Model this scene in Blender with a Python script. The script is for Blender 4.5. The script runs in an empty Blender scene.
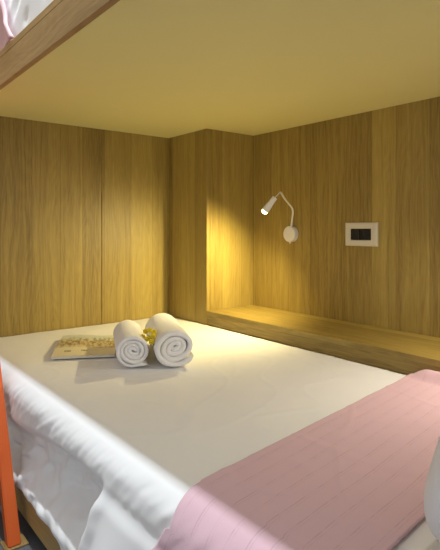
import bpy, bmesh, math, random
from mathutils import Vector, Matrix, noise

# ---------------------------------------------------------------- units
S = 0.45            # one unit = camera height above the mattress (0.45 m)
ZF = -1.96          # floor level in those units
C = bpy.context.scene.collection
random.seed(7)

def P(x, y, z):
    return Vector((x * S, y * S, (z - ZF) * S))

def sm(a, b, x):
    if a == b:
        return 1.0 if x >= b else 0.0
    t = max(0.0, min(1.0, (x - a) / (b - a)))
    return t * t * (3 - 2 * t)

def lerp(a, b, t):
    return a + (b - a) * t

def nz(x, y, z=0.0):
    return noise.noise(Vector((x, y, z)))

# ---------------------------------------------------------------- objects
def obj(name, me_or_bm, mat, parent=None, smooth=False):
    if isinstance(me_or_bm, bmesh.types.BMesh):
        bmesh.ops.recalc_face_normals(me_or_bm, faces=me_or_bm.faces)
        me = bpy.data.meshes.new(name)
        me_or_bm.to_mesh(me)
        me_or_bm.free()
    else:
        me = me_or_bm
    if mat is not None:
        me.materials.append(mat)
    if smooth:
        for p in me.polygons:
            p.use_smooth = True
    o = bpy.data.objects.new(name, me)
    C.objects.link(o)
    if parent is not None:
        o.parent = parent
        o.matrix_parent_inverse = world_of(parent).inverted()
    return o

def world_of(o):
    m = o.matrix_basis.copy()
    if o.parent is not None:
        m = world_of(o.parent) @ o.matrix_parent_inverse @ m
    return m

def tag(o, label, cat, group=None):
    o['label'] = label
    o['category'] = cat
    if group:
        o['group'] = group
    return o

def thing(name, label, cat, loc, group=None):
    o = bpy.data.objects.new(name, None)
    o.empty_display_size = 0.05
    C.objects.link(o)
    o.location = loc
    return tag(o, label, cat, group)

def struct(o):
    o['kind'] = 'structure'
    return o

def add_box(bm, a, b, bevel=0.0, seg=2):
    """box between two corners in metres"""
    lo = Vector((min(a[i], b[i]) for i in range(3)))
    hi = Vector((max(a[i], b[i]) for i in range(3)))
    r = bmesh.ops.create_cube(bm, size=1.0)
    vs = r['verts']
    for v in vs:
        v.co = Vector((lo[i] + (v.co[i] + 0.5) * (hi[i] - lo[i]) for i in range(3)))
    if bevel > 0:
        es = list({e for v in vs for e in v.link_edges})
        bmesh.ops.bevel(bm, geom=es, offset=bevel, segments=seg, profile=0.5, affect='EDGES')

def box(name, a, b, mat, parent=None, bevel=0.0, seg=2):
    bm = bmesh.new()
    add_box(bm, a, b, bevel, seg)
    return obj(name, bm, mat, parent)

def frame_from(d):
    d = Vector(d).normalized()
    up = Vector((0, 0, 1)) if abs(d.z) < 0.95 else Vector((1, 0, 0))
    s = d.cross(up).normalized()
    return s, s.cross(d).normalized(), d

def add_lathe(bm, base, d, prof, n=32):
    """prof = list of (distance along d, radius)"""
    s, u, d = frame_from(d)
    rings = []
    for h, r in prof:
        c = Vector(base) + d * h
        if r < 1e-6:
            rings.append([bm.verts.new(c)])
        else:
            rings.append([bm.verts.new(c + s * (r * math.cos(2 * math.pi * k / n)) + u * (r * math.sin(2 * math.pi * k / n))) for k in range(n)])
    for A, B in zip(rings[:-1], rings[1:]):
        for k in range(n):
            k2 = (k + 1) % n
            if len(A) == 1 and len(B) > 1:
                bm.faces.new((A[0], B[k], B[k2]))
            elif len(B) == 1 and len(A) > 1:
                bm.faces.new((A[k], A[k2], B[0]))
            elif len(A) > 1:
                bm.faces.new((A[k], A[k2], B[k2], B[k]))

def catmull(pts, n=10):
    out = []
    pts = [Vector(p) for p in pts]
    ext = [pts[0] * 2 - pts[1]] + pts + [pts[-1] * 2 - pts[-2]]
    for i in range(1, len(ext) - 2):
        p0, p1, p2, p3 = ext[i - 1:i + 3]
        for k in range(n):
            t = k / n
            out.append(0.5 * ((2 * p1) + (p2 - p0) * t + (2 * p0 - 5 * p1 + 4 * p2 - p3) * t * t + (3 * p1 - p0 - 3 * p2 + p3) * t ** 3))
    out.append(pts[-1])
    return out

def add_tube(bm, pts, rad, n=12):
    rings = []
    N = len(pts)
    s_prev = None
    for i, p in enumerate(pts):
        d = (pts[min(i + 1, N - 1)] - pts[max(i - 1, 0)]).normalized()
        if s_prev is None:
            s, u, _ = frame_from(d)
        else:
            s = (s_prev - d * s_prev.dot(d)).normalized()
            u = s.cross(d).normalized()
        s_prev = s
        r = rad(i / (N - 1)) if callable(rad) else rad
        rings.append([bm.verts.new(p + s * (r * math.cos(2 * math.pi * k / n)) + u * (r * math.sin(2 * math.pi * k / n))) for k in range(n)])
    for A, B in zip(rings[:-1], rings[1:]):
        for k in range(n):
            bm.faces.new((A[k], A[(k + 1) % n], B[(k + 1) % n], B[k]))
    bm.faces.new(rings[0])
    bm.faces.new(rings[-1])

def grid_mesh(name, pts, nu, nv, uvs=None):
    """pts in row order, nu rows of nv points"""
    faces = []
    for i in range(nu - 1):
        for j in range(nv - 1):
            a = i * nv + j
            faces.append((a, a + 1, a + nv + 1, a + nv))
    me = bpy.data.meshes.new(name)
    me.from_pydata([tuple(p) for p in pts], [], faces)
    if uvs:
        l = me.uv_layers.new(name='UVMap')
        for lp in me.loops:
            l.data[lp.index].uv = uvs[lp.vertex_index]
    return me

# ---------------------------------------------------------------- materials
class NT:
    def __init__(self, name):
        self.m = bpy.data.materials.new(name)
        self.m.use_nodes = True
        self.t = self.m.node_tree
        self.b = self.t.nodes['Principled BSDF']
    def n(self, typ, **kw):
        nd = self.t.nodes.new(typ)
        ins = kw.pop('ins', {})
        for k, v in kw.items():
            setattr(nd, k, v)
        for k, v in ins.items():
            if isinstance(v, bpy.types.NodeSocket):
                self.t.links.new(v, nd.inputs[k])
            else:
                nd.inputs[k].default_value = v
        return nd
    def math(self, op, a, b=0.0, c=0.0):
        return self.n('ShaderNodeMath', operation=op, ins={0: a, 1: b, 2: c}).outputs[0]
    def mix(self, fac, a, b, blend='MIX'):
        nd = self.n('ShaderNodeMix', data_type='RGBA', blend_type=blend)
        for key, v in ((0, fac), (6, a), (7, b)):
            if isinstance(v, bpy.types.NodeSocket):
                self.t.links.new(v, nd.inputs[key])
            else:
                nd.inputs[key].default_value = v
        return nd.outputs[2]
    def ramp(self, fac, stops, interp='LINEAR'):
        nd = self.n('ShaderNodeValToRGB')
        nd.color_ramp.interpolation = interp
        e = nd.color_ramp.elements
        while len(e) < len(stops):
            e.new(0.5)
        for el, (p, c) in zip(e, stops):
            el.position = p
            el.color = c
        self.t.links.new(fac, nd.inputs[0])
        return nd.outputs[0]
    def set(self, **kw):
        for k, v in kw.items():
            k = k.replace('_', ' ')
            if isinstance(v, bpy.types.NodeSocket):
                self.t.links.new(v, self.b.inputs[k])
            else:
                self.b.inputs[k].default_value = v
        return self.m
    def bump(self, h, strength=0.3, dist=0.002):
        nd = self.n('ShaderNodeBump', ins={'Strength': strength, 'Distance': dist, 'Height': h})
        self.t.links.new(nd.outputs[0], self.b.inputs['Normal'])

def rgb(r, g, b):
    return (r, g, b, 1.0)

def g3(v):
    return (v, v, v, 1.0)

def wood(name, across, along, tint=(1, 1, 1), stave=9.0, contrast=1.0, seed=0.0, rough=0.48):
    """oak laminate: random staves across, fine grain and cathedral figure along"""
    t = NT(name)
    tc = t.n('ShaderNodeTexCoord').outputs['Object']
    sp = t.n('ShaderNodeSeparateXYZ', ins={0: tc})
    ax = {'x': sp.outputs[0], 'y': sp.outputs[1], 'z': sp.outputs[2]}
    rest = [k for k in 'xyz' if k not in (across, along)][0]
    a = t.math('ADD', ax[across], seed)
    l = ax[along]
    d = ax[rest]
    st = t.n('ShaderNodeTexVoronoi', voronoi_dimensions='1D', feature='F1', ins={'W': a, 'Scale': stave, 'Randomness': 0.75})
    sid = t.n('ShaderNodeSeparateColor', ins={0: st.outputs['Color']})
    r1, r2 = sid.outputs[0], sid.outputs[1]
    # shift each stave's figure
    lsh = t.math('MULTIPLY_ADD', r2, 7.0, l)
    # slow waviness of the grain
    vw = t.n('ShaderNodeCombineXYZ', ins={0: t.math('MULTIPLY', a, 9.0), 1: t.math('MULTIPLY', d, 5.0), 2: t.math('MULTIPLY', lsh, 1.6)})
    wav = t.n('ShaderNodeTexNoise', ins={'Vector': vw.outputs[0], 'Scale': 1.0, 'Detail': 3.0, 'Roughness': 0.5}).outputs[0]
    # cathedral bands: distorted distance
    aw = t.math('MULTIPLY_ADD', wav, 0.10, a)
    vc = t.n('ShaderNodeCombineXYZ', ins={0: t.math('MULTIPLY', aw, 85.0), 1: t.math('MULTIPLY', d, 12.0), 2: t.math('MULTIPLY', lsh, 1.3)})
    band = t.n('ShaderNodeTexNoise', ins={'Vector': vc.outputs[0], 'Scale': 1.0, 'Detail': 2.0, 'Roughness': 0.55}).outputs[0]
    # fine pores
    vf = t.n('ShaderNodeCombineXYZ', ins={0: t.math('MULTIPLY', a, 300.0), 1: t.math('MULTIPLY', d, 300.0), 2: t.math('MULTIPLY', lsh, 16.0)})
    fine = t.n('ShaderNodeTexNoise', ins={'Vector': vf.outputs[0], 'Scale': 1.0, 'Detail': 3.0, 'Roughness': 0.6}).outputs[0]
    # arched (cathedral) figure: contour lines of a smooth stretched field
    va = t.n('ShaderNodeCombineXYZ', ins={0: t.math('MULTIPLY', a, 13.0), 1: t.math('MULTIPLY', d, 6.0), 2: t.math('MULTIPLY', lsh, 1.9)})
    fld = t.n('ShaderNodeTexNoise', ins={'Vector': va.outputs[0], 'Scale': 1.0, 'Detail': 1.0, 'Roughness': 0.35}).outputs[0]
    arch = t.math('SINE', t.math('MULTIPLY', fld, 90.0))
    k = contrast
    v = t.math('MULTIPLY_ADD', t.math('SUBTRACT', band, 0.5), 0.62 * k, 0.5)
    v = t.math('MULTIPLY_ADD', t.math('SUBTRACT', fine, 0.5), 0.50 * k, v)
    v = t.math('MULTIPLY_ADD', t.math('SUBTRACT', r1, 0.5), 0.42 * k, v)
    v = t.math('MULTIPLY_ADD', t.math('SUBTRACT', wav, 0.5), 0.45 * k, v)
    v = t.math('MULTIPLY_ADD', arch, 0.032 * k, v)
    T = tint
    col = t.ramp(v, [(0.08, rgb(0.150 * T[0], 0.090 * T[1], 0.036 * T[2])),
                     (0.38, rgb(0.300 * T[0], 0.198 * T[1], 0.086 * T[2])),
                     (0.62, rgb(0.400 * T[0], 0.275 * T[1], 0.125 * T[2])),
                     (0.95, rgb(0.520 * T[0], 0.375 * T[1], 0.185 * T[2]))])
    ed = t.n('ShaderNodeTexVoronoi', voronoi_dimensions='1D', feature='DISTANCE_TO_EDGE', ins={'W': a, 'Scale': stave, 'Randomness': 0.75}).outputs['Distance']
    line = t.math('LESS_THAN', ed, 0.012)
    col = t.mix(t.math('MULTIPLY', line, 0.35), col, rgb(0.12 * T[0], 0.07 * T[1], 0.03 * T[2]))
    t.bump(t.math('MULTIPLY_ADD', fine, 0.6, band), 0.12, 0.001)
    return t.set(Base_Color=col, Roughness=rough)

def fabric(name, col, scale=900.0, bump=0.25, rough=0.9, sheen=0.25, blotch=0.04):
    t = NT(name)
    tc = t.n('ShaderNodeTexCoord').outputs['Object']
    w = t.n('ShaderNodeTexNoise', ins={'Vector': tc, 'Scale': scale, 'Detail': 2.0}).outputs[0]
    b = t.n('ShaderNodeTexNoise', ins={'Vector': tc, 'Scale': 9.0, 'Detail': 3.0}).outputs[0]
    c = t.mix(b, tuple(x * (1 - blotch) for x in col[:3]) + (1,), tuple(min(1, x * (1 + blotch)) for x in col[:3]) + (1,))
    t.bump(w, bump, 0.0006)
    return t.set(Base_Color=c, Roughness=rough, Sheen_Weight=sheen)

def plain(name, col, rough=0.5, metal=0.0, var=0.05, scale=30.0):
    t = NT(name)
    tc = t.n('ShaderNodeTexCoord').outputs['Object']
    b = t.n('ShaderNodeTexNoise', ins={'Vector': tc, 'Scale': scale, 'Detail': 3.0}).outputs[0]
    c = t.mix(b, tuple(x * (1 - var) for x in col[:3]) + (1,), tuple(min(1, x * (1 + var)) for x in col[:3]) + (1,))
    return t.set(Base_Color=c, Roughness=rough, Metallic=metal)

WT = (0.93, 0.96, 0.49)
M_wallA = wood('oak_laminate_back', 'x', 'z', WT, seed=21.37)
M_wallB = wood('oak_laminate_right', 'y', 'z', WT, seed=1.7)
M_colS = wood('oak_laminate_column', 'x', 'z', WT, seed=5.2)
M_ledge = wood('oak_ledge', 'z', 'y', WT, stave=5.0, seed=2.0)
M_ledge_top = wood('oak_ledge_top', 'x', 'y', WT, stave=4.0, seed=4.6)
M_rail = wood('oak_rail', 'z', 'y', (1.22, 1.14, 1.15), stave=3.0, seed=6.1, contrast=0.8)
M_frame = wood('oak_bed_frame', 'z', 'y', (0.95, 0.93, 0.72), stave=3.0, seed=8.3, contrast=0.7)
M_panel = plain('cream_bunk_panel', rgb(0.83, 0.765, 0.34), 0.65, var=0.02, scale=4)
M_sheet = fabric('white_cotton_sheet', rgb(0.81, 0.81, 0.81), 700, 0.15, 0.85, 0.1, 0.015)
M_mat = fabric('mattress_ticking', rgb(0.70, 0.70, 0.68))
M_towel = fabric('white_terry', rgb(0.80, 0.79, 0.79), 520, 0.9, 0.95, 0.3, 0.03)
M_pillow = fabric('white_pillowcase', rgb(0.82, 0.81, 0.82), 700, 0.12, 0.85, 0.1, 0.01)
M_white = plain('white_lacquer', rgb(0.78, 0.76, 0.72), 0.4, var=0.01)
M_plate = plain('ivory_plate', rgb(0.66, 0.61, 0.50), 0.35, var=0.01)
M_black = plain('black_plastic', rgb(0.012, 0.011, 0.012), 0.3)
M_blackmatte = plain('black_socket_well', rgb(0.004, 0.004, 0.004), 0.7)
M_metal = plain('contact_metal', rgb(0.55, 0.5, 0.42), 0.3, 1.0)
M_orange = plain('orange_paint', rgb(0.62, 0.105, 0.014), 0.45, var=0.05, scale=12)
M_tan = wood('tan_foot', 'x', 'y', (1, 0.95, 0.75), stave=4)
M_dark = plain('dark_plinth', rgb(0.02, 0.018, 0.018), 0.8)
M_petal = plain('yellow_petals', rgb(0.88, 0.68, 0.03), 0.7, var=0.25, scale=300)
M_stem = plain('green_stem', rgb(0.22, 0.24, 0.05), 0.7, var=0.15, scale=80)
M_paper = plain('page_edges', rgb(0.72, 0.68, 0.58), 0.8)

def floor_mat():
    t = NT('grey_floor')
    tc = t.n('ShaderNodeTexCoord').outputs['Object']
    n1 = t.n('ShaderNodeTexNoise', ins={'Vector': tc, 'Scale': 350.0, 'Detail': 2.0}).outputs[0]
    n2 = t.n('ShaderNodeTexNoise', ins={'Vector': tc, 'Scale': 12.0, 'Detail': 4.0}).outputs[0]
    c = t.ramp(n1, [(0.35, rgb(0.075, 0.078, 0.09)), (0.65, rgb(0.15, 0.153, 0.165))])
    c = t.mix(t.math('MULTIPLY', n2, 0.3), c, rgb(0.10, 0.10, 0.11))
    return t.set(Base_Color=c, Roughness=0.6)
M_floor = floor_mat()

def runner_mat():
    """dusty pink cotton with thin drawn-thread lines running along the strip"""
    t = NT('pink_runner_cotton')
    uv = t.n('ShaderNodeTexCoord').outputs['UV']
    sp = t.n('ShaderNodeSeparateXYZ', ins={0: uv})
    u, v = sp.outputs[0], sp.outputs[1]
    wob = t.n('ShaderNodeTexNoise', ins={'Vector': uv, 'Scale': 3.0}).outputs[0]
    vv = t.math('MULTIPLY_ADD', wob, 0.012, v)
    def lines(freq, width, off):
        f = t.math('FRACT', t.math('MULTIPLY_ADD', vv, freq, off))
        return t.math('LESS_THAN', t.math('ABSOLUTE', t.math('SUBTRACT', f, 0.5)), width)
    l1 = lines(9.0, 0.030, 0.0)
    l2 = t.math('MULTIPLY', lines(9.0, 0.022, 0.16), 0.6)
    dash = t.n('ShaderNodeTexNoise', ins={'Vector': t.n('ShaderNodeCombineXYZ', ins={0: t.math('MULTIPLY', u, 60.0), 1: t.math('MULTIPLY', v, 9.0)}).outputs[0], 'Scale': 1.0}).outputs[0]
    dk = t.ramp(dash, [(0.4, g3(0.25)), (0.6, g3(1.0))])
    ln = t.math('MULTIPLY', t.math('MAXIMUM', l1, l2), t.n('ShaderNodeSeparateColor', ins={0: dk}).outputs[0])
    tc = t.n('ShaderNodeTexCoord').outputs['Object']
    w = t.n('ShaderNodeTexNoise', ins={'Vector': tc, 'Scale': 800.0, 'Detail': 2.0}).outputs[0]
    base = t.mix(w, rgb(0.61, 0.40, 0.46), rgb(0.71, 0.48, 0.54))
    col = t.mix(t.math('MULTIPLY', ln, 0.32), base, rgb(0.36, 0.17, 0.21))
    t.bump(t.math('SUBTRACT', t.math('MULTIPLY', w, 0.4), ln), 0.35, 0.0012)
    return t.set(Base_Color=col, Roughness=0.9, Sheen_Weight=0.2)
M_runner = runner_mat()
M_pink = fabric('pink_blanket_cotton', rgb(0.66, 0.40, 0.42), 700, 0.3)

def cover_mat():
    """sepia printed cover: pale sky band, a mottled band of brown marks, cream lower part"""
    t = NT('printed_cover')
    uv = t.n('ShaderNodeTexCoord').outputs['UV']
    sp = t.n('ShaderNodeSeparateXYZ', ins={0: uv})
    u, v = sp.outputs[0], sp.outputs[1]
    base = t.ramp(v, [(0.0, rgb(0.70, 0.62, 0.42)), (0.30, rgb(0.74, 0.66, 0.46)), (0.45, rgb(0.55, 0.45, 0.25)),
                      (0.60, rgb(0.58, 0.47, 0.25)), (0.75, rgb(0.62, 0.60, 0.44)), (0.90, rgb(0.58, 0.66, 0.64)), (1.0, rgb(0.66, 0.68, 0.60))])
    b1 = t.n('ShaderNodeTexNoise', ins={'Vector': t.n('ShaderNodeCombineXYZ', ins={0: t.math('MULTIPLY', u, 16.0), 1: t.math('MULTIPLY', v, 9.0)}).outputs[0], 'Scale': 1.0, 'Detail': 4.0, 'Roughness': 0.65}).outputs[0]
    marks = t.n('ShaderNodeSeparateColor', ins={0: t.ramp(b1, [(0.47, g3(0)), (0.56, g3(1))])}).outputs[0]
    zone = t.n('ShaderNodeSeparateColor', ins={0: t.ramp(v, [(0.30, g3(0)), (0.45, g3(1)), (0.72, g3(0.9)), (0.86, g3(0.15))])}).outputs[0]
    col = t.mix(t.math('MULTIPLY', t.math('MULTIPLY', marks, zone), 0.85), base, rgb(0.13, 0.085, 0.04))
    # row of upright strokes on the right of the upper band
    st = t.math('GREATER_THAN', t.math('SINE', t.math('MULTIPLY', u, 75.0)), 0.25)
    zu = t.math('GREATER_THAN', u, 0.55)
    zv = t.math('MULTIPLY', t.math('GREATER_THAN', v, 0.56), t.math('LESS_THAN', v, 0.86))
    col = t.mix(t.math('MULTIPLY', t.math('MULTIPLY', st, t.math('MULTIPLY', zu, zv)), 0.5), col, rgb(0.16, 0.11, 0.05))
    # two short dark caption bars near the lower edge
    def bar(u0, u1, v0, v1):
        a = t.math('MULTIPLY', t.math('GREATER_THAN', u, u0), t.math('LESS_THAN', u, u1))
        b = t.math('MULTIPLY', t.math('GREATER_THAN', v, v0), t.math('LESS_THAN', v, v1))
        return t.math('MULTIPLY', a, b)
    brk = t.n('ShaderNodeTexNoise', ins={'Vector': t.n('ShaderNodeCombineXYZ', ins={0: t.math('MULTIPLY', u, 90.0), 1: t.math('MULTIPLY', v, 40.0)}).outputs[0], 'Scale': 1.0}).outputs[0]
    bars = t.math('MULTIPLY', t.math('MAXIMUM', bar(0.17, 0.28, 0.13, 0.19), bar(0.44, 0.54, 0.16, 0.21)), t.math('GREATER_THAN', brk, 0.42))
    col = t.mix(t.math('MULTIPLY', bars, 0.8), col, rgb(0.12, 0.09, 0.05))
    return t.set(Base_Color=col, Roughness=0.35)
M_cover = cover_mat()

def glow_mat():
    t = NT('lit_lens')
    tc = t.n('ShaderNodeTexCoord').outputs['Object']
    b = t.n('ShaderNodeTexNoise', ins={'Vector': tc, 'Scale': 50.0}).outputs[0]
    c = t.mix(b, rgb(1.0, 0.80, 0.42), rgb(1.0, 0.84, 0.48))
    return t.set(Base_Color=rgb(1, 0.9, 0.7), Emission_Color=c, Emission_Strength=14.0)
M_glow = glow_mat()

# ---------------------------------------------------------------- setting
YA = 4.857      # back wall
XB = 3.782      # right wall
XL = 3.133      # front of ledge / left face of column
YC = 4.144      # front face of column
ZC = 1.020      # underside of the upper bunk
YH = 0.34       # head end of the niche
ZTOP = 3.9

struct(box('floor', P(-4.0, -3.0, ZF - 0.12), P(XB + 0.2, YA + 0.2, ZF), M_floor))

def panel_wall(name, p0, p1, nrm, seams, z0, z1, mat, thick=0.10, g=0.0022, dep=0.0030):
    """one continuous wall slab whose face is scored by narrow V seams"""
    p0 = Vector((p0[0], p0[1], 0)); p1 = Vector((p1[0], p1[1], 0))
    L = (p1 - p0).length
    d = (p1 - p0).normalized()
    n = Vector((nrm[0], nrm[1], 0))
    prof = [(0, 0)]
    for s in seams:
        prof += [(s - g, 0), (s, -dep), (s + g, 0)]
    prof += [(L, 0), (L, -thick), (0, -thick)]
    bm = bmesh.new()
    lo = [bm.verts.new(p0 + d * a + n * b + Vector((0, 0, z0))) for a, b in prof]
    hi = [bm.verts.new(p0 + d * a + n * b + Vector((0, 0, z1))) for a, b in prof]
    k = len(prof)
    for i in range(k):
        j = (i + 1) % k
        bm.faces.new((lo[i], lo[j], hi[j], hi[i]))
    bm.faces.new(lo); bm.faces.new(hi)
    return struct(obj(name, bm, mat))

zt = (ZTOP - ZF) * S
panel_wall('wall_back', (-2.0 * S, YA * S), (XB * S + 0.10, YA * S), (0, -1), [(v + 2.0) * S for v in (-0.6, 0.85, 2.309)], 0, zt, M_wallA)
panel_wall('wall_right', (XB * S, (YH - 0.25) * S), (XB * S, YA * S), (-1, 0), [(v - YH + 0.25) * S for v in (1.05, 2.46)], 0, zt, M_wallB)

# boxed-in column filling the corner
def column():
    bm = bmesh.new()
    g = 0.0022
    x0, x1, y0, y1 = XL * S, XB * S, YC * S, YA * S
    prof = [(x0, y1), (x0, y0 + 0.0015), (x0 + 0.0015, y0),
            (x0 + 0.018, y0), (x0 + 0.0195, y0 + 0.0025), (x0 + 0.021, y0), (x1, y0), (x1, y1)]
    lo = [bm.verts.new((a, b, 0)) for a, b in prof]
    hi = [bm.verts.new((a, b, zt)) for a, b in prof]
    k = len(prof)
    for i in range(k):
        j = (i + 1) % k
        bm.faces.new((lo[i], lo[j], hi[j], hi[i]))
    bm.faces.new(lo); bm.faces.new(hi)
    return struct(obj('wall_column', bm, M_col))

# the column shows two faces at right angles: grain runs along z, staves across x+y
def col_mat():
    m = wood('oak_laminate_column_both', 'x', 'z', WT, seed=5.2)
    t = m.node_tree
    sep = [n for n in t.nodes if n.type == 'SEPXYZ'][0]
    add = t.nodes.new('ShaderNodeMath'); add.operation = 'ADD'
    t.links.new(sep.outputs[0], add.inputs[0]); t.links.new(sep.outputs[1], add.inputs[1])
    first = [l for l in t.links if l.from_socket == sep.outputs[0] and l.to_node != add][0]
    to = first.to_socket
    t.links.new(add.outputs[0], to)
    return m
M_col = col_mat()
column()

# ---------------------------------------------------------------- ledge
ZL = -0.850
led = thing('wall_ledge', 'long oak ledge boxed in along the right wall beside the bed', 'ledge', P((XL + XB) / 2, (YH + YC) / 2, ZF))
box('top_board', P(XL - 0.004, YH + 0.004, ZL - 0.045), P(XB - 0.004, YC - 0.004, ZL), M_ledge_top, led, 0.0015)
box('front_board', P(XL + 0.002, YH + 0.004, ZF + 0.001), P(XL + 0.042, YC - 0.004, ZL - 0.0455), M_ledge, led, 0.001)

# ---------------------------------------------------------------- upper bunk
XO = 1.0235     # outer face of rail
XI = 1.060      # inner (niche) edge of rail underside
bunk = thing('upper_bunk', 'upper bunk with oak side rail and plain cream underside over the bed', 'bunk bed', P((XO + XB) / 2, (YH + YA) / 2, ZC))
def bunk_panel():
    # L-shaped around the column
    bm = bmesh.new()
    e = 0.002
    pr = [(XI + e, YH + e), (XB - e, YH + e), (XB - e, YC - e), (XL - e, YC - e), (XL - e, YA - e), (XI + e, YA - e)]
    lo = [bm.verts.new(P(a, b, ZC)) for a, b in pr]
    hi = [bm.verts.new(P(a, b, ZC + 0.05)) for a, b in pr]
    for i in range(6):
        j = (i + 1) % 6
        bm.faces.new((lo[i], lo[j], hi[j], hi[i]))
    bm.faces.new(lo); bm.faces.new(hi)
    o = obj('underside_panel', bm, M_panel, bunk)
    o['label'] = 'plain cream painted panel under the upper bunk'
bunk_panel()
rail = box('side_rail', P(XO, YH + 0.002, ZC - 0.006), P(XI, YA - 0.002, 1.208), M_rail, bunk, 0.0015)
box('rail_cap', P(XO + 0.002, YH + 0.002, 1.214), P(XI + 0.002, YA - 0.002, 1.262), M_rail, rail, 0.002)

# upper mattress sheet: a crumpled white mattress side rising behind the rail
def upper_sheet():
    pts, uv = [], []
    NU, NV = 150, 46
    xo, z0, z1, r = 1.090, 1.075, 1.80, 0.10
    for i in range(NU):
        y = lerp(YH + 0.08, YA - 0.06, i / (NU - 1))
        for j in range(NV):
            s = j / (NV - 1)
            if s < 0.5:
                q = s / 0.5
                z = lerp(z0, z1 - r, q); x = xo - 0.03 * math.sin(math.pi * q)
                n = Vector((-1, 0, 0))
            elif s < 0.7:
                q = (s - 0.5) / 0.2 * math.pi / 2
                x = xo + r - r * math.cos(q); z = z1 - r + r * math.sin(q)
                n = Vector((-math.cos(q), 0, math.sin(q)))
            else:
                q = (s - 0.7) / 0.3
                x = lerp(xo + r, XL - 0.1, q); z = z1
                n = Vector((0, 0, 1))
            w = 0.022 * (1 - abs(nz(y * 5 + z * 3, z * 4, 3.1)) * 2) + 0.018 * nz(y * 9 + z * 6, z * 5 - y * 2, 9.2)
            w *= 0.75
            co = Vector((x, y, z)) + n * (w - 0.012)
            co.x = max(co.x, 1.072)
            pts.append(P(*co)); uv.append((s, y))
    me = grid_mesh('upper_sheet', pts, NU, NV, uv)
    o = obj('upper_sheet', me, M_sheet, None, True)
    tag(o, 'crumpled white sheet over the upper bunk mattress behind the oak rail', 'bed sheet')
    m = o.modifiers.new('thick', 'SOLIDIFY'); m.thickness = 0.004; m.offset = -1
upper_sheet()

def upper_blanket():
    pts = []
    NU, NV = 70, 50
    for i in range(NU):
        f = i / (NU - 1)
        for j in range(NV):
            s = j / (NV - 1)
            # from the hanging hem up over the edge and onto the top
            if s < 0.55:
                q = s / 0.55
                z = lerp(1.275, 1.80, q); x = 1.040 - 0.006 * math.sin(math.pi * q); n = Vector((-1, 0, 0))
            elif s < 0.72:
                q = (s - 0.55) / 0.17 * math.pi / 2; r = 0.08
                x = 1.040 + r - r * math.cos(q); z = 1.80 + r * math.sin(q); n = Vector((-math.cos(q), 0, math.sin(q)))
            else:
                q = (s - 0.72) / 0.28
                x = lerp(1.125, 1.9, q); z = 1.88; n = Vector((0, 0, 1))
            y0 = 3.50 + 0.75 * (min(z, 1.7) - 1.25) * (1 if s < 0.72 else 1) + 0.02 * math.sin(z * 14)
            y = lerp(y0, YA - 0.10, f)
            w = 0.012 * nz(y * 6, z * 5 + x * 3, 4.4) + 0.010 * math.sin(y * 16 + z * 5) * 0.6
            w += 0.022 * math.exp(-((f - 0.03) / 0.03) ** 2)     # rolled hem
            co = Vector((x, y, z)) + n * w
            co.x = max(co.x, 1.014)
            pts.append(P(*co))
    o = obj('upper_blanket', grid_mesh('upper_blanket', pts, NU, NV), M_pink, None, True)
    tag(o, 'pink blanket hanging over the upper bunk mattress at the top left', 'blanket')
    m = o.modifiers.new('thick', 'SOLIDIFY'); m.thickness = 0.007; m.offset = -1
upper_blanket()

# ---------------------------------------------------------------- lower bed
XE = 1.064
XF = 1.045      # outer face of bed frame
bed = thing('platform_bed', 'low oak bed frame under the white sheet of the lower bunk', 'bed', P((XF + XL) / 2, (YH + YA) / 2, ZF))
box('side_panel', P(XF, YH + 0.01, -1.864), P(XF + 0.07, YA - 0.01, -1.655), M_frame, bed, 0.002)
box('bed_base', P(XF + 0.072, YH + 0.01, -1.80), P(XL - 0.02, YA - 0.01, -1.72), M_frame, bed)
box('headboard', P(XF, YH - 0.09, ZF + 0.001), P(XL - 0.01, YH + 0.005, -0.36), M_wallA, bed, 0.003)
o = box('plinth', P(XF + 0.26, YH + 0.05, ZF + 0.001), P(XL - 0.06, YA - 0.03, -1.802), M_dark, bed)
o['label'] = 'dark recessed plinth'

mt = bmesh.new()
add_box(mt, P(1.31, YH + 0.03, -1.715), P(XL - 0.03, YA - 0.03, -1.03), 0.03, 4)
tag(obj('mattress', mt, M_mat, None, True), 'mattress of the lower bed hidden beneath its white sheet', 'mattress')

def fold_y(z):
    return 2.12 + (-1.10 - z) * 0.36

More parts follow.
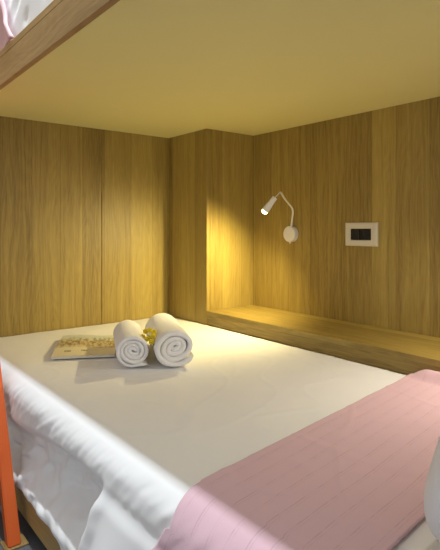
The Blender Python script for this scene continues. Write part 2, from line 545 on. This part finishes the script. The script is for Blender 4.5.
def side_x(y, z):
    """outline of the hanging sheet at a height z (z < -1)"""
    # far part: rounded mattress edge, tucked in under it, then billowing on the frame
    dep = 0.040 + 0.190 * sm(4.2, 2.3, y)
    zs = lerp(-1.30, -1.15, sm(4.2, 2.3, y))
    xa = 1.052 - 0.02 * sm(-1.02, -1.14, z) + dep * sm(zs, zs - 0.16, z) - (dep + 0.002) * sm(-1.46, -1.67, z)
    cr = sm(zs - 0.06, zs - 0.2, z) * sm(-1.72, -1.60, z)
    xa -= cr * (0.030 * nz(y * 6 + z * 5, z * 9, 2.0) + 0.024 * nz(y * 11 - z * 12, z * 9 + y * 5, 6.0) + 0.055 * max(0.0, 0.42 - abs(nz(y * 4 - z * 6, z * 5 + y * 3, 7.0))))
    ov = sm(-1.0, -1.08, z) * sm(zs - 0.12, zs + 0.02, z)
    xa -= ov * (0.004 * nz(y * 13 + z * 8, z * 5 + y, 5.0) + 0.005 * nz(y * 26 + z * 22, z * 6, 1.0) + 0.012 * max(0.0, 0.4 - abs(nz(y * 6 + z * 9, z * 2, 8.0))))
    xa = max(xa, 1.008)
    # near part: hangs loose and flares outwards over the frame
    xb = 1.050 - 0.25 * max(0.0, -1.05 - z) + 0.15 * max(0.0, -1.45 - z)
    xb -= sm(-1.1, -1.5, z) * (0.022 * math.sin(y * 15 + z * 2.0 + 1.5 * nz(y * 2, z * 1.5, 1.0)) + 0.012 * nz(y * 9, z * 2, 3.0))
    fy = fold_y(z) + 0.025 * nz(z * 9, 1.0, 0.0)
    k = sm(fy + 0.035, fy - 0.03, y) * sm(-1.04, -1.26, z)
    lip = 0.028 * math.exp(-((y - fy + 0.05) / 0.045) ** 2) * sm(-1.12, -1.3, z)
    return lerp(xa, xb, k) - lip

def top_z(x, y):
    w = 0.0020 * nz(x * 3.2, y * 2.2, 0.3) + 0.0022 * nz(x * 7 + y * 3, y * 5 - x * 2, 4.0)
    c1 = 0.5 - abs(nz(x * 1.7 + y * 0.6, y * 1.1 - x * 0.5, 8.0))
    w += 0.0028 * max(0, c1 - 0.45) / 0.05
    c2 = 0.5 - abs(nz(x * 1.1 - y * 1.9, y * 0.7 + x * 1.3, 2.5))
    w += 0.0026 * max(0, c2 - 0.46) / 0.04
    # drops to the rounded edge
    return -1.0 + w * sm(XE, XE + 0.15, x)

def sheet_point(y, s, zlow):
    """s: 0 at ledge .. 1 at lower hem"""
    st, sa = 0.55, 0.68
    R = 0.10
    xr = 1.05 + R
    if s < st:
        x = lerp(XL - 0.006, xr, s / st)
        return Vector((x, y, top_z(x, y)))
    if s < sa:
        q = (s - st) / (sa - st) * math.pi / 2
        z = -1.0 - R * (1 - math.cos(q))
        xs = side_x(y, z)
        x = xr - (xr - xs) * math.sin(q)
        return Vector((x, y, z))
    q = (s - sa) / (1 - sa)
    z = lerp(-1.0 - R, zlow, q)
    return Vector((side_x(y, z), y, z))

def bed_sheet():
    NU, NV = 380, 210
    pts = []
    for i in range(NU):
        y = lerp(YH + 0.04, YA - 0.012, i / (NU - 1))
        loose = sm(2.70, 2.52, y)
        zl = lerp(-1.685, -1.93, loose)
        for j in range(NV):
            pts.append(P(*sheet_point(y, j / (NV - 1), zl)))
    me = grid_mesh('bed_sheet', pts, NU, NV)
    o = obj('bed_sheet', me, M_sheet, None, True)
    tag(o, 'white sheet spread over the lower bed and draped down its front side', 'bed sheet')
    m = o.modifiers.new('thick', 'SOLIDIFY'); m.thickness = 0.0025; m.offset = -1
bed_sheet()

# ---------------------------------------------------------------- pink runner
def runner():
    NU, NV = 230, 90      # along, across
    pts, uv = [], []
    Lt = XL - 0.02 - 1.15
    drop = 0.75
    th = 0.021
    for i in range(NU):
        f = i / (NU - 1)
        a = lerp(-drop, Lt + 0.13, f)      # 0 where the rounded edge begins
        for j in range(NV):
            v = j / (NV - 1)
            def yy(x):
                return lerp(0.835, 1.552, v) + 0.142 * (x - 1.088) + 0.008 * nz(x * 2, v * 3, 6)
            if a >= 0:
                x = 1.15 + a
                y = yy(min(x, XL - 0.02))
                z = top_z(x, y) + th
                hump = sm(2.98, 3.08, x) * (0.066 + 0.015 * nz(y * 5, 2.0))
                hump *= sm(1.84, 1.70, y)
                z += hump * (1 - 0.25 * sm(3.06, 3.13, x))
                z += 0.003 * nz(x * 6, y * 9, 2.2)
                x = min(x, XL - 0.025)
            elif a > -0.157:
                q = -a / 0.157 * math.pi / 2
                z0 = -1.0 - 0.10 * (1 - math.cos(q))
                y = yy(1.10)
                xs = side_x(y, z0)
                R2 = th
                x = 1.15 - (1.15 - xs) * math.sin(q) - R2 * math.sin(q)
                z = z0 + R2 * math.cos(q)
            else:
                z = -1.10 - (-a - 0.157)
                y = yy(1.10) + 0.34 * sm(-1.0, -1.5, z) * (v - 0.3)
                x = side_x(y, z) - th
                x -= 0.010 * sm(-1.15, -1.5, z) * (1 + math.sin(y * 17))
            pts.append(P(x, y, z)); uv.append((f, v))
    me = grid_mesh('bed_runner', pts, NU, NV, uv)
    o = obj('bed_runner', me, M_runner, None, True)
    tag(o, 'dusty pink bed runner with thin stitched lines laid across the lower bed', 'blanket')
    m = o.modifiers.new('thick', 'SOLIDIFY'); m.thickness = 0.005; m.offset = -1
runner()

# ---------------------------------------------------------------- pillow
def pillow():
    NU, NV = 44, 34
    W, H, T = 0.70, 0.38, 0.080
    bm = bmesh.new()
    def pt(u, v, sgn):
        a, b = 2 * u - 1, 2 * v - 1
        # superelliptic outline with pinched corners
        fx = a * math.sqrt(1 - 0.30 * b ** 4) ; fy = b * math.sqrt(1 - 0.30 * a ** 4)
        t = T * (max(0, 1 - abs(a) ** 3.0) * max(0, 1 - abs(b) ** 3.0)) ** 0.5
        w = 0.006 * nz(a * 3, b * 3, sgn) * (1 - max(abs(a), abs(b)) ** 4)
        return Vector((fx * W / 2, fy * H / 2, sgn * (t + w)))
    grids = []
    for sgn in (1, -1):
        g = [[None] * NV for _ in range(NU)]
        for i in range(NU):
            for j in range(NV):
                edge = i in (0, NU - 1) or j in (0, NV - 1)
                if sgn == -1 and edge:
                    g[i][j] = grids[0][i][j]
                else:
                    u = 0.5 - 0.5 * math.cos(math.pi * i / (NU - 1)); v = 0.5 - 0.5 * math.cos(math.pi * j / (NV - 1))
                    g[i][j] = bm.verts.new(pt(u, v, sgn))
        for i in range(NU - 1):
            for j in range(NV - 1):
                bm.faces.new((g[i][j], g[i + 1][j], g[i + 1][j + 1], g[i][j + 1]))
        grids.append(g)
    tilt = math.radians(66)
    R = Matrix.Rotation(math.radians(2), 4, 'Z') @ Matrix.Rotation(-tilt, 4, 'X')
    low = min((R @ v.co).z for v in bm.verts)
    off = P(2.065, 0.630, -0.985)
    for v in bm.verts:
        v.co = R @ v.co
        v.co = v.co + Vector((off.x, off.y, off.z - low + 0.004))
    o = obj('pillow', bm, M_pillow, None, True)
    tag(o, 'plump white pillow propped at the head of the bed behind the pink runner', 'pillow')
pillow()

# ---------------------------------------------------------------- rolled towels
A = Vector((0.424, 0.906, 0)).normalized()      # axis, front end to back end
PV = Vector((A.y, -A.x, 0))                     # to the right of the axis

def towel(name, base, R, pitch, length, label, tail=0.0, squash=1.0, core=(1.0, 0.0), seed=0.0, th_end=1.5 * math.pi):
    # spiral path in (p, z); ends at the bottom going right
    turns = (R - pitch * 0.55) / pitch
    th0 = th_end - turns * 2 * math.pi
    path = []
    n = int(turns * 64)
    for i in range(n + 1):
        th = lerp(th0, th_end, i / n)
        r = lerp(pitch * 0.30, R - pitch * 0.45, i / n)
        k = 1 - i / n
        r *= 1 + 0.035 * math.sin(3 * th + seed) * k + 0.15 * nz(th * 1.3, seed, 0.0) * (0.12 + 0.88 * k)
        x = r * math.cos(th); z = r * math.sin(th)
        # inner turns flattened and tilted
        e = 1 - (1 - core[0]) * k
        ca, sa = math.cos(core[1]), math.sin(core[1])
        xr, zr = x * ca + z * sa, -x * sa + z * ca
        zr *= e
        x, z = xr * ca - zr * sa, xr * sa + zr * ca
        path.append((x, z * squash))
    if tail:
        x0, z0 = path[-1]
        for k in range(1, 11):
            q = k / 10
            path.append((x0 + tail * q, z0 + 0.018 * math.sin(q * 3.1) * 0.35 + 0.01 * q))
    half = pitch * 0.45
    N = len(path)
    zmin = min(p[1] for p in path) - half
    # loop around the folded strip: (length fraction, thickness sign)
    loop = []
    for k in range(9):
        a = math.pi / 2 + math.pi * k / 8
        loop.append((0.0, math.cos(a), math.sin(a)))
    for k in range(1, 22):
        loop.append((k / 22, 0.0, -1.0))
    for k in range(9):
        a = -math.pi / 2 + math.pi * k / 8
        loop.append((1.0, math.cos(a), math.sin(a)))
    for k in range(21, 0, -1):
        loop.append((k / 22, 0.0, 1.0))
    verts, faces = [], []
    nl = len(loop)
    for i, (x, z) in enumerate(path):
        x1, z1 = path[max(0, i - 1)]; x2, z2 = path[min(N - 1, i + 1)]
        d = Vector((x2 - x1, z2 - z1)).normalized()
        nx, nzz = d.y, -d.x            # outward for a counter-clockwise spiral
        f = i / (N - 1)
        hh = half * (1 - 0.85 * sm(0.985, 1.0, f)) * (0.35 + 0.65 * sm(0.0, 0.02, f))
        endoff = 0.020 * nz(f * 9, seed, 3.0) + 0.02 * (1 - f)
        for lf, c, s in loop:
            l = lerp(endoff, length - endoff, lf) + c * half * 0.9
            lump = 0.22 * half * nz(l * 14, i * 0.09, seed)
            off = s * hh + (lump if s > 0 else -lump * 0.3)
            px = x + nx * off; pz = z + nzz * off
            pz2 = pz - zmin
            # sits with a slightly flattened underside
            pz2 = pz2 if pz2 > 0.02 else 0.006 + max(0.0, pz2) * 0.7
            w = Vector((base[0], base[1], -0.984)) + A * l + PV * px
            w.z += pz2
            verts.append(P(*w))
    for i in range(N - 1):
        for k in range(nl):
            k2 = (k + 1) % nl
            faces.append((i * nl + k, i * nl + k2, (i + 1) * nl + k2, (i + 1) * nl + k))
    faces.append(tuple(range(nl)))
    faces.append(tuple((N - 1) * nl + k for k in reversed(range(nl))))
    me = bpy.data.meshes.new(name)
    me.from_pydata([tuple(v) for v in verts], [], faces)
    bm = bmesh.new(); bm.from_mesh(me)
    o = obj(name, bm, M_towel, None, True)
    tag(o, label, 'towel', 'rolled towels on the bed')
    return o

towel('rolled_towel', (1.982, 2.990), 0.162, 0.040, 0.76, 'larger white rolled towel, the right one of the pair on the bed', seed=1.3, core=(0.55, 0.7), squash=0.90, th_end=1.86 * math.pi)
towel('rolled_towel', (1.738, 3.150), 0.127, 0.029, 0.64, 'smaller white rolled towel lying partly on the magazine', seed=4.1, core=(0.80, -0.4), squash=0.95, tail=0.10)

# ---------------------------------------------------------------- magazine
def magazine():
    o0 = Vector((1.370, 3.738))
    du = Vector((0.88, -0.475)).normalized(); dv = Vector((0.475, 0.88)).normalized()
    W, D = 0.468, 0.70
    root = thing('magazine', 'magazine with a sepia and pale blue printed cover beside the rolled towels', 'magazine', P(o0.x, o0.y, -0.995))
    def sheet(name, z0, z1, mat, inset, ucut):
        NU, NV = 24, 16
        bm = bmesh.new()
        uvl = bm.loops.layers.uv.new('UVMap')
        lay = []
        for zz in (z0, z1):
            g = []
            for i in range(NU + 1):
                row = []
                for j in range(NV + 1):
                    u, v = i / NU, j / NV
                    q = o0 + du * (lerp(inset, W - inset, u)) + dv * (lerp(inset, D - inset, v))
                    bow = 0.012 * sm(0.0, 0.25, v) * (1 - 0.3 * u) + 0.004 * math.sin(u * 6)
                    bow -= bow * sm(0.45, 0.8, u) 
                    row.append((bm.verts.new(P(q.x, q.y, zz + bow * (zz + 0.985) / 0.02)), (u, v)))
                g.append(row)
            lay.append(g)
        def quad(*vs):
            f = bm.faces.new([a[0] for a in vs])
            for lp, a in zip(f.loops, vs):
                lp[uvl].uv = a[1]
        for g in lay:
            for i in range(NU):
                for j in range(NV):
                    quad(g[i][j], g[i + 1][j], g[i + 1][j + 1], g[i][j + 1])
        a, b = lay
        for i in range(NU):
            quad(a[i][0], a[i + 1][0], b[i + 1][0], b[i][0]); quad(a[i][NV], a[i + 1][NV], b[i + 1][NV], b[i][NV])
        for j in range(NV):
            quad(a[0][j], a[0][j + 1], b[0][j + 1], b[0][j]); quad(a[NU][j], a[NU][j + 1], b[NU][j + 1], b[NU][j])
        return obj(name, bm, mat, root)
    sheet('pages', -0.982, -0.966, M_paper, 0.003, 1)
    sheet('cover', -0.9655, -0.9630, M_cover, 0.0, 1)
magazine()

# ---------------------------------------------------------------- yellow sprig
def sprig():
    c = Vector((1.898, 3.20, -0.790))
    root = thing('flower_sprig', 'small sprig of yellow blossoms tucked between the two rolled towels', 'flower', P(c.x, c.y, -0.88))
    bm = bmesh.new()
    pts = catmull([P(1.868, 3.04, -0.890), P(1.876, 3.08, -0.855), P(1.886, 3.14, -0.82), P(c.x, c.y, c.z)], 8)
    add_tube(bm, pts, 0.0016, 8)
    obj('stem', bm, M_stem, root, True)
    rnd = random.Random(5)
    def blossom_mesh(name):
        bm = bmesh.new()
        for k in range(22):
            z = 1 - 2 * (k + 0.5) / 22; a = k * 2.39996
            d = Vector((math.sqrt(1 - z * z) * math.cos(a), math.sqrt(1 - z * z) * math.sin(a), z))
            s, u, d = frame_from(d)
            b0 = d * 0.0015
            tip = d * 0.0085
            add_lathe(bm, b0, d, [(0, 0.0006), (0.003, 0.0020), (0.006, 0.0024), (0.0078, 0.0016), (0.0086, 0)], 7)
        r = bmesh.ops.create_icosphere(bm, subdivisions=1, radius=0.0042)
        return bm
    first = None
    offs = [(-0.055, 0, 0.0), (-0.03, 0.02, 0.035), (0.0, -0.01, 0.045), (0.035, 0.01, 0.03), (0.06, 0.0, -0.005),
            (0.02, -0.05, 0.012), (-0.02, -0.05, -0.005), (0.035, -0.06, -0.03), (-0.045, -0.02, -0.03), (0.005, -0.10, -0.02)]
    for i, (p, a, z) in enumerate(offs):
        loc = c + PV * p * 0.9 + A * a * 0.9 + Vector((0, 0, z))
        if first is None:
            first = obj('blossom', blossom_mesh('blossom'), M_petal, None, True)
            o = first
        else:
            o = first.copy(); C.objects.link(o)
        o.parent = root
        o.location = P(*loc) - root.location
        o.rotation_euler = (rnd.random() * 6, rnd.random() * 6, rnd.random() * 6)
        o.scale = (1.0,) * 3
sprig()

# ---------------------------------------------------------------- reading lamp
BASE = (XB, 3.556, -0.061)
HEAD = Vector((3.233, 3.386, 0.157))
DIR = Vector((-0.333, 0.517, -0.79)).normalized()
def lamp():
    root = thing('reading_lamp', 'white gooseneck reading lamp, lit, on the right wall near the corner column', 'wall lamp', P(*BASE))
    bm = bmesh.new()
    add_lathe(bm, P(XB - 0.001, BASE[1], BASE[2]), (-1, 0, 0), [(0, 0), (0, 0.0350), (0.001, 0.0362), (0.021, 0.0362), (0.024, 0.0350), (0.025, 0.0330), (0.025, 0)], 48)
    bs = obj('wall_base', bm, M_white, root)
    bm = bmesh.new()
    add_box(bm, P(XB - 0.045, BASE[1] - 0.006, BASE[2] - 0.095), P(XB - 0.030, BASE[1] + 0.006, BASE[2] - 0.0805), 0.0008)
    obj('switch', bm, M_white, bs)
    # gooseneck
    hl = 0.155                               # head length
    back = HEAD - DIR * (hl + 0.005)
    g = [P(3.745, 3.540, 0.012), P(3.742, 3.526, 0.090), P(3.730, 3.505, 0.155), P(3.700, 3.488, 0.199), P(3.640, 3.472, 0.237),
         P(3.560, 3.440, 0.272), P(3.470, 3.387, 0.304), P(3.400, 3.338, 0.324), P(3.352, 3.312, 0.329), P(3.316, 3.303, 0.306)]
    g.append(P(*back))
    bm = bmesh.new()
    add_tube(bm, catmull(g, 10), lambda t: 0.0042 - 0.0018 * sm(0.70, 0.85, t), 12)
    obj('gooseneck', bm, M_white, root, True)
    bm = bmesh.new()
    hb = P(*(HEAD - DIR * hl)); L = hl * S
    add_lathe(bm, hb, DIR, [(0, 0), (0, 0.0095), (0.002, 0.0110), (L * 0.5, 0.0118), (L * 0.55, 0.0138), (L, 0.0150), (L, 0.0125), (L - 0.010, 0.0110), (L - 0.010, 0)], 36)
    hd = obj('lamp_head', bm, M_white, root, False)
    bm = bmesh.new()
    add_lathe(bm, hb, DIR, [(L - 0.0095, 0), (L - 0.0095, 0.0105), (L - 0.001, 0.0124), (L + 0.005, 0.0124), (L + 0.010, 0.009), (L + 0.0130, 0)], 28)
    ln = obj('bulb_lens', bm, M_glow, hd, True)
    ln['label'] = 'glowing bulb lens'
    li = bpy.data.lights.new('reading_lamp_light', 'SPOT')
    li.energy = LAMP_W
    li.color = LAMP_C
    li.spot_size = math.radians(150)
    li.spot_blend = 1.0
    li.shadow_soft_size = 0.012
    lo = bpy.data.objects.new('reading_lamp_light', li)
    C.objects.link(lo)
    lo.location = P(*HEAD) + DIR * 0.018
    lo.rotation_euler = DIR.to_track_quat('-Z', 'Y').to_euler()
    # unseen copy of the lamp at the pillow end, added as niche fill light
    M = Matrix.Translation(P(XB, 1.25, BASE[2])) @ Matrix.Translation(-P(*BASE))
    def copy_tree(o, parent):
        c = o.copy(); C.objects.link(c); c.parent = parent
        if parent is not None:
            c.matrix_parent_inverse = o.matrix_parent_inverse.copy()
        for ch in [q for q in all_objs if q.parent == o]:
            copy_tree(ch, c)
        return c
    all_objs = list(C.objects)
    r2 = copy_tree(root, None)
    r2.location = P(XB, 1.25, BASE[2])
    r2['label'] = 'added unseen copy of the reading lamp, fill light at the pillow end of the right wall'
    root['group'] = r2['group'] = 'reading lamps on the right wall'
    l2 = lo.copy(); l2.data = li.copy(); C.objects.link(l2)  # copied spot, added to brighten the niche
    l2.data.energy = FILL_LAMP_W
    l2.data.color = (1.0, 0.89, 0.72)
    l2.location = M @ lo.location
FILL_LAMP_W = 11.0
LAMP_W = 20.0
LAMP_C = (1.0, 0.83, 0.38)
lamp()

# ---------------------------------------------------------------- wall socket
def socket():
    y0, y1, z0, z1 = 2.553, 2.888, -0.160, 0.048
    ym, zm = (y0 + y1) / 2, (z0 + z1) / 2
    root = thing('wall_socket', 'rectangular ivory socket plate with black centre on the right wall', 'socket', P(XB, ym, zm))
    # plate with a rectangular opening
    bm = bmesh.new()
    iy0, iy1, iz0, iz1 = 2.614, 2.824, -0.108, -0.006
    def ring(x, a, b, c, d):
        return [bm.verts.new(P(x, yy, zz)) for yy, zz in ((a, c), (b, c), (b, d), (a, d))]
    xw, xf = XB - 0.001, XB - 0.024
    e = 0.008
    rs = [ring(xw, y0, y1, z0, z1), ring(xf + e, y0, y1, z0, z1), ring(xf, y0 + e, y1 - e, z0 + e, z1 - e),
          ring(xf, iy0 - 0.004, iy1 + 0.004, iz0 - 0.004, iz1 + 0.004), ring(xf + 0.004, iy0, iy1, iz0, iz1), ring(xw, iy0, iy1, iz0, iz1)]
    for Aa, Bb in zip(rs, rs[1:] + rs[:1]):
        for k in range(4):
            bm.faces.new((Aa[k], Aa[(k + 1) % 4], Bb[(k + 1) % 4], Bb[k]))
    obj('cover_plate', bm, M_plate, root)
    w = (iy1 - iy0)
    # left half: two rocker switches, right half: round socket
    ys = iy0 + w * 0.54
    for k in range(2):
        a = ys + 0.003 + k * (iy1 - ys) / 2; b = ys - 0.002 + (k + 1) * (iy1 - ys) / 2
        box('rocker', P(XB - 0.026, a, iz0 + 0.003), P(XB - 0.004, b, iz1 - 0.003), M_black, root, 0.0008)
    yc, zc = (iy0 + ys) / 2, (iz0 + iz1) / 2
    md = box('socket_module', P(XB - 0.020, iy0 + 0.002, iz0 + 0.003), P(XB - 0.004, ys - 0.002, iz1 - 0.003), M_black, root, 0.0005)
    bm = bmesh.new()
    add_lathe(bm, P(XB - 0.0195, yc, zc), (-1, 0, 0), [(0, 0.0205), (0.0026, 0.0200), (0.0030, 0.0190), (0.0010, 0.0175), (0.0004, 0)], 36)
    wl = obj('socket_well', bm, M_blackmatte, md)
socket()

# ---------------------------------------------------------------- orange ladder
def ladder():
    foot = Vector((0.990, 3.200, ZF))        # front right bottom corner
    lean = 0.447
    wx, wy = 0.078, 0.075
    root = thing('bunk_ladder', 'orange ladder leaning by the front of the bed at the left edge', 'ladder', P(0.55, 3.24, ZF))
    def rail(x1):
        bm = bmesh.new()
        zt_ = 1.25; z0 = ZF + 0.012
        dy = lean * (zt_ - z0)
        vs = []
        for z, o in ((z0, 0), (zt_, dy)):
            vs.append([bm.verts.new(P(a, b, z)) for a, b in ((x1 - wx, foot.y + o), (x1, foot.y + o), (x1, foot.y + wy + o), (x1 - wx, foot.y + wy + o))])
        for k in range(4):
            bm.faces.new((vs[0][k], vs[0][(k + 1) % 4], vs[1][(k + 1) % 4], vs[1][k]))
        bm.faces.new(vs[0]); bm.faces.new(vs[1])
        bmesh.ops.bevel(bm, geom=list(bm.edges), offset=0.003, segments=2, affect='EDGES')
        r = obj('side_rail', bm, M_orange, root)
        f = box('foot', P(x1 - wx - 0.02, foot.y - 0.015, ZF + 0.0005), P(x1 + 0.040, foot.y + wy + 0.035, ZF + 0.0115), M_tan, r, 0.001)
        f['label'] = 'tan foot plate on the floor'
    rail(foot.x)
    rail(0.06)
    for k in range(5):
        z = ZF + 0.5 + k * 0.55
        y = foot.y + lean * (z - ZF) + 0.004
        box('tread', P(0.062, y - 0.06, z - 0.025), P(foot.x - wx - 0.002, y + 0.14, z + 0.025), M_orange, root, 0.002)
ladder()

# ---------------------------------------------------------------- light
def area(name, loc, rot, sx, sy, power, col, spread=180):
    li = bpy.data.lights.new(name, 'AREA')
    li.shape = 'RECTANGLE'; li.size = sx; li.size_y = sy
    li.energy = power; li.color = col; li.spread = math.radians(spread)
    o = bpy.data.objects.new(name, li)
    C.objects.link(o); o.location = loc; o.rotation_euler = rot
    return o
# linear ceiling lamp of the dormitory, just outside the bunk's edge
area('room_ceiling_light', P(0.905, 2.3, 3.8), (0, 0, 0), 0.028, 2.2, 40.0, (0.88, 0.95, 1.0))

w = bpy.data.worlds.new('room_ambience')
bpy.context.scene.world = w
w.use_nodes = True
bg = w.node_tree.nodes['Background']
bg.inputs[0].default_value = (0.96, 0.98, 1.0, 1)
bg.inputs[1].default_value = 0.47

# ---------------------------------------------------------------- camera
cam = bpy.data.cameras.new('camera')
cam.sensor_fit = 'HORIZONTAL'
cam.sensor_width = 36.0
cam.lens = 506.0 / 440.0 * 36.0
cam.shift_y = -47.0 / 440.0
cam.clip_start = 0.02
co = bpy.data.objects.new('camera', cam)
C.objects.link(co)
co.location = P(0, 0, 0)
co.rotation_euler = (math.pi / 2, 0, -math.atan2(0.6238, 0.7816))
sc = bpy.context.scene
sc.camera = co
sc.view_settings.view_transform = 'Standard'
sc.view_settings.look = 'None'
sc.view_settings.gamma = 1.0
sc.view_settings.exposure = 0.42
sc.view_settings.use_curve_mapping = False
sc.cycles.max_bounces = 10
sc.cycles.diffuse_bounces = 6
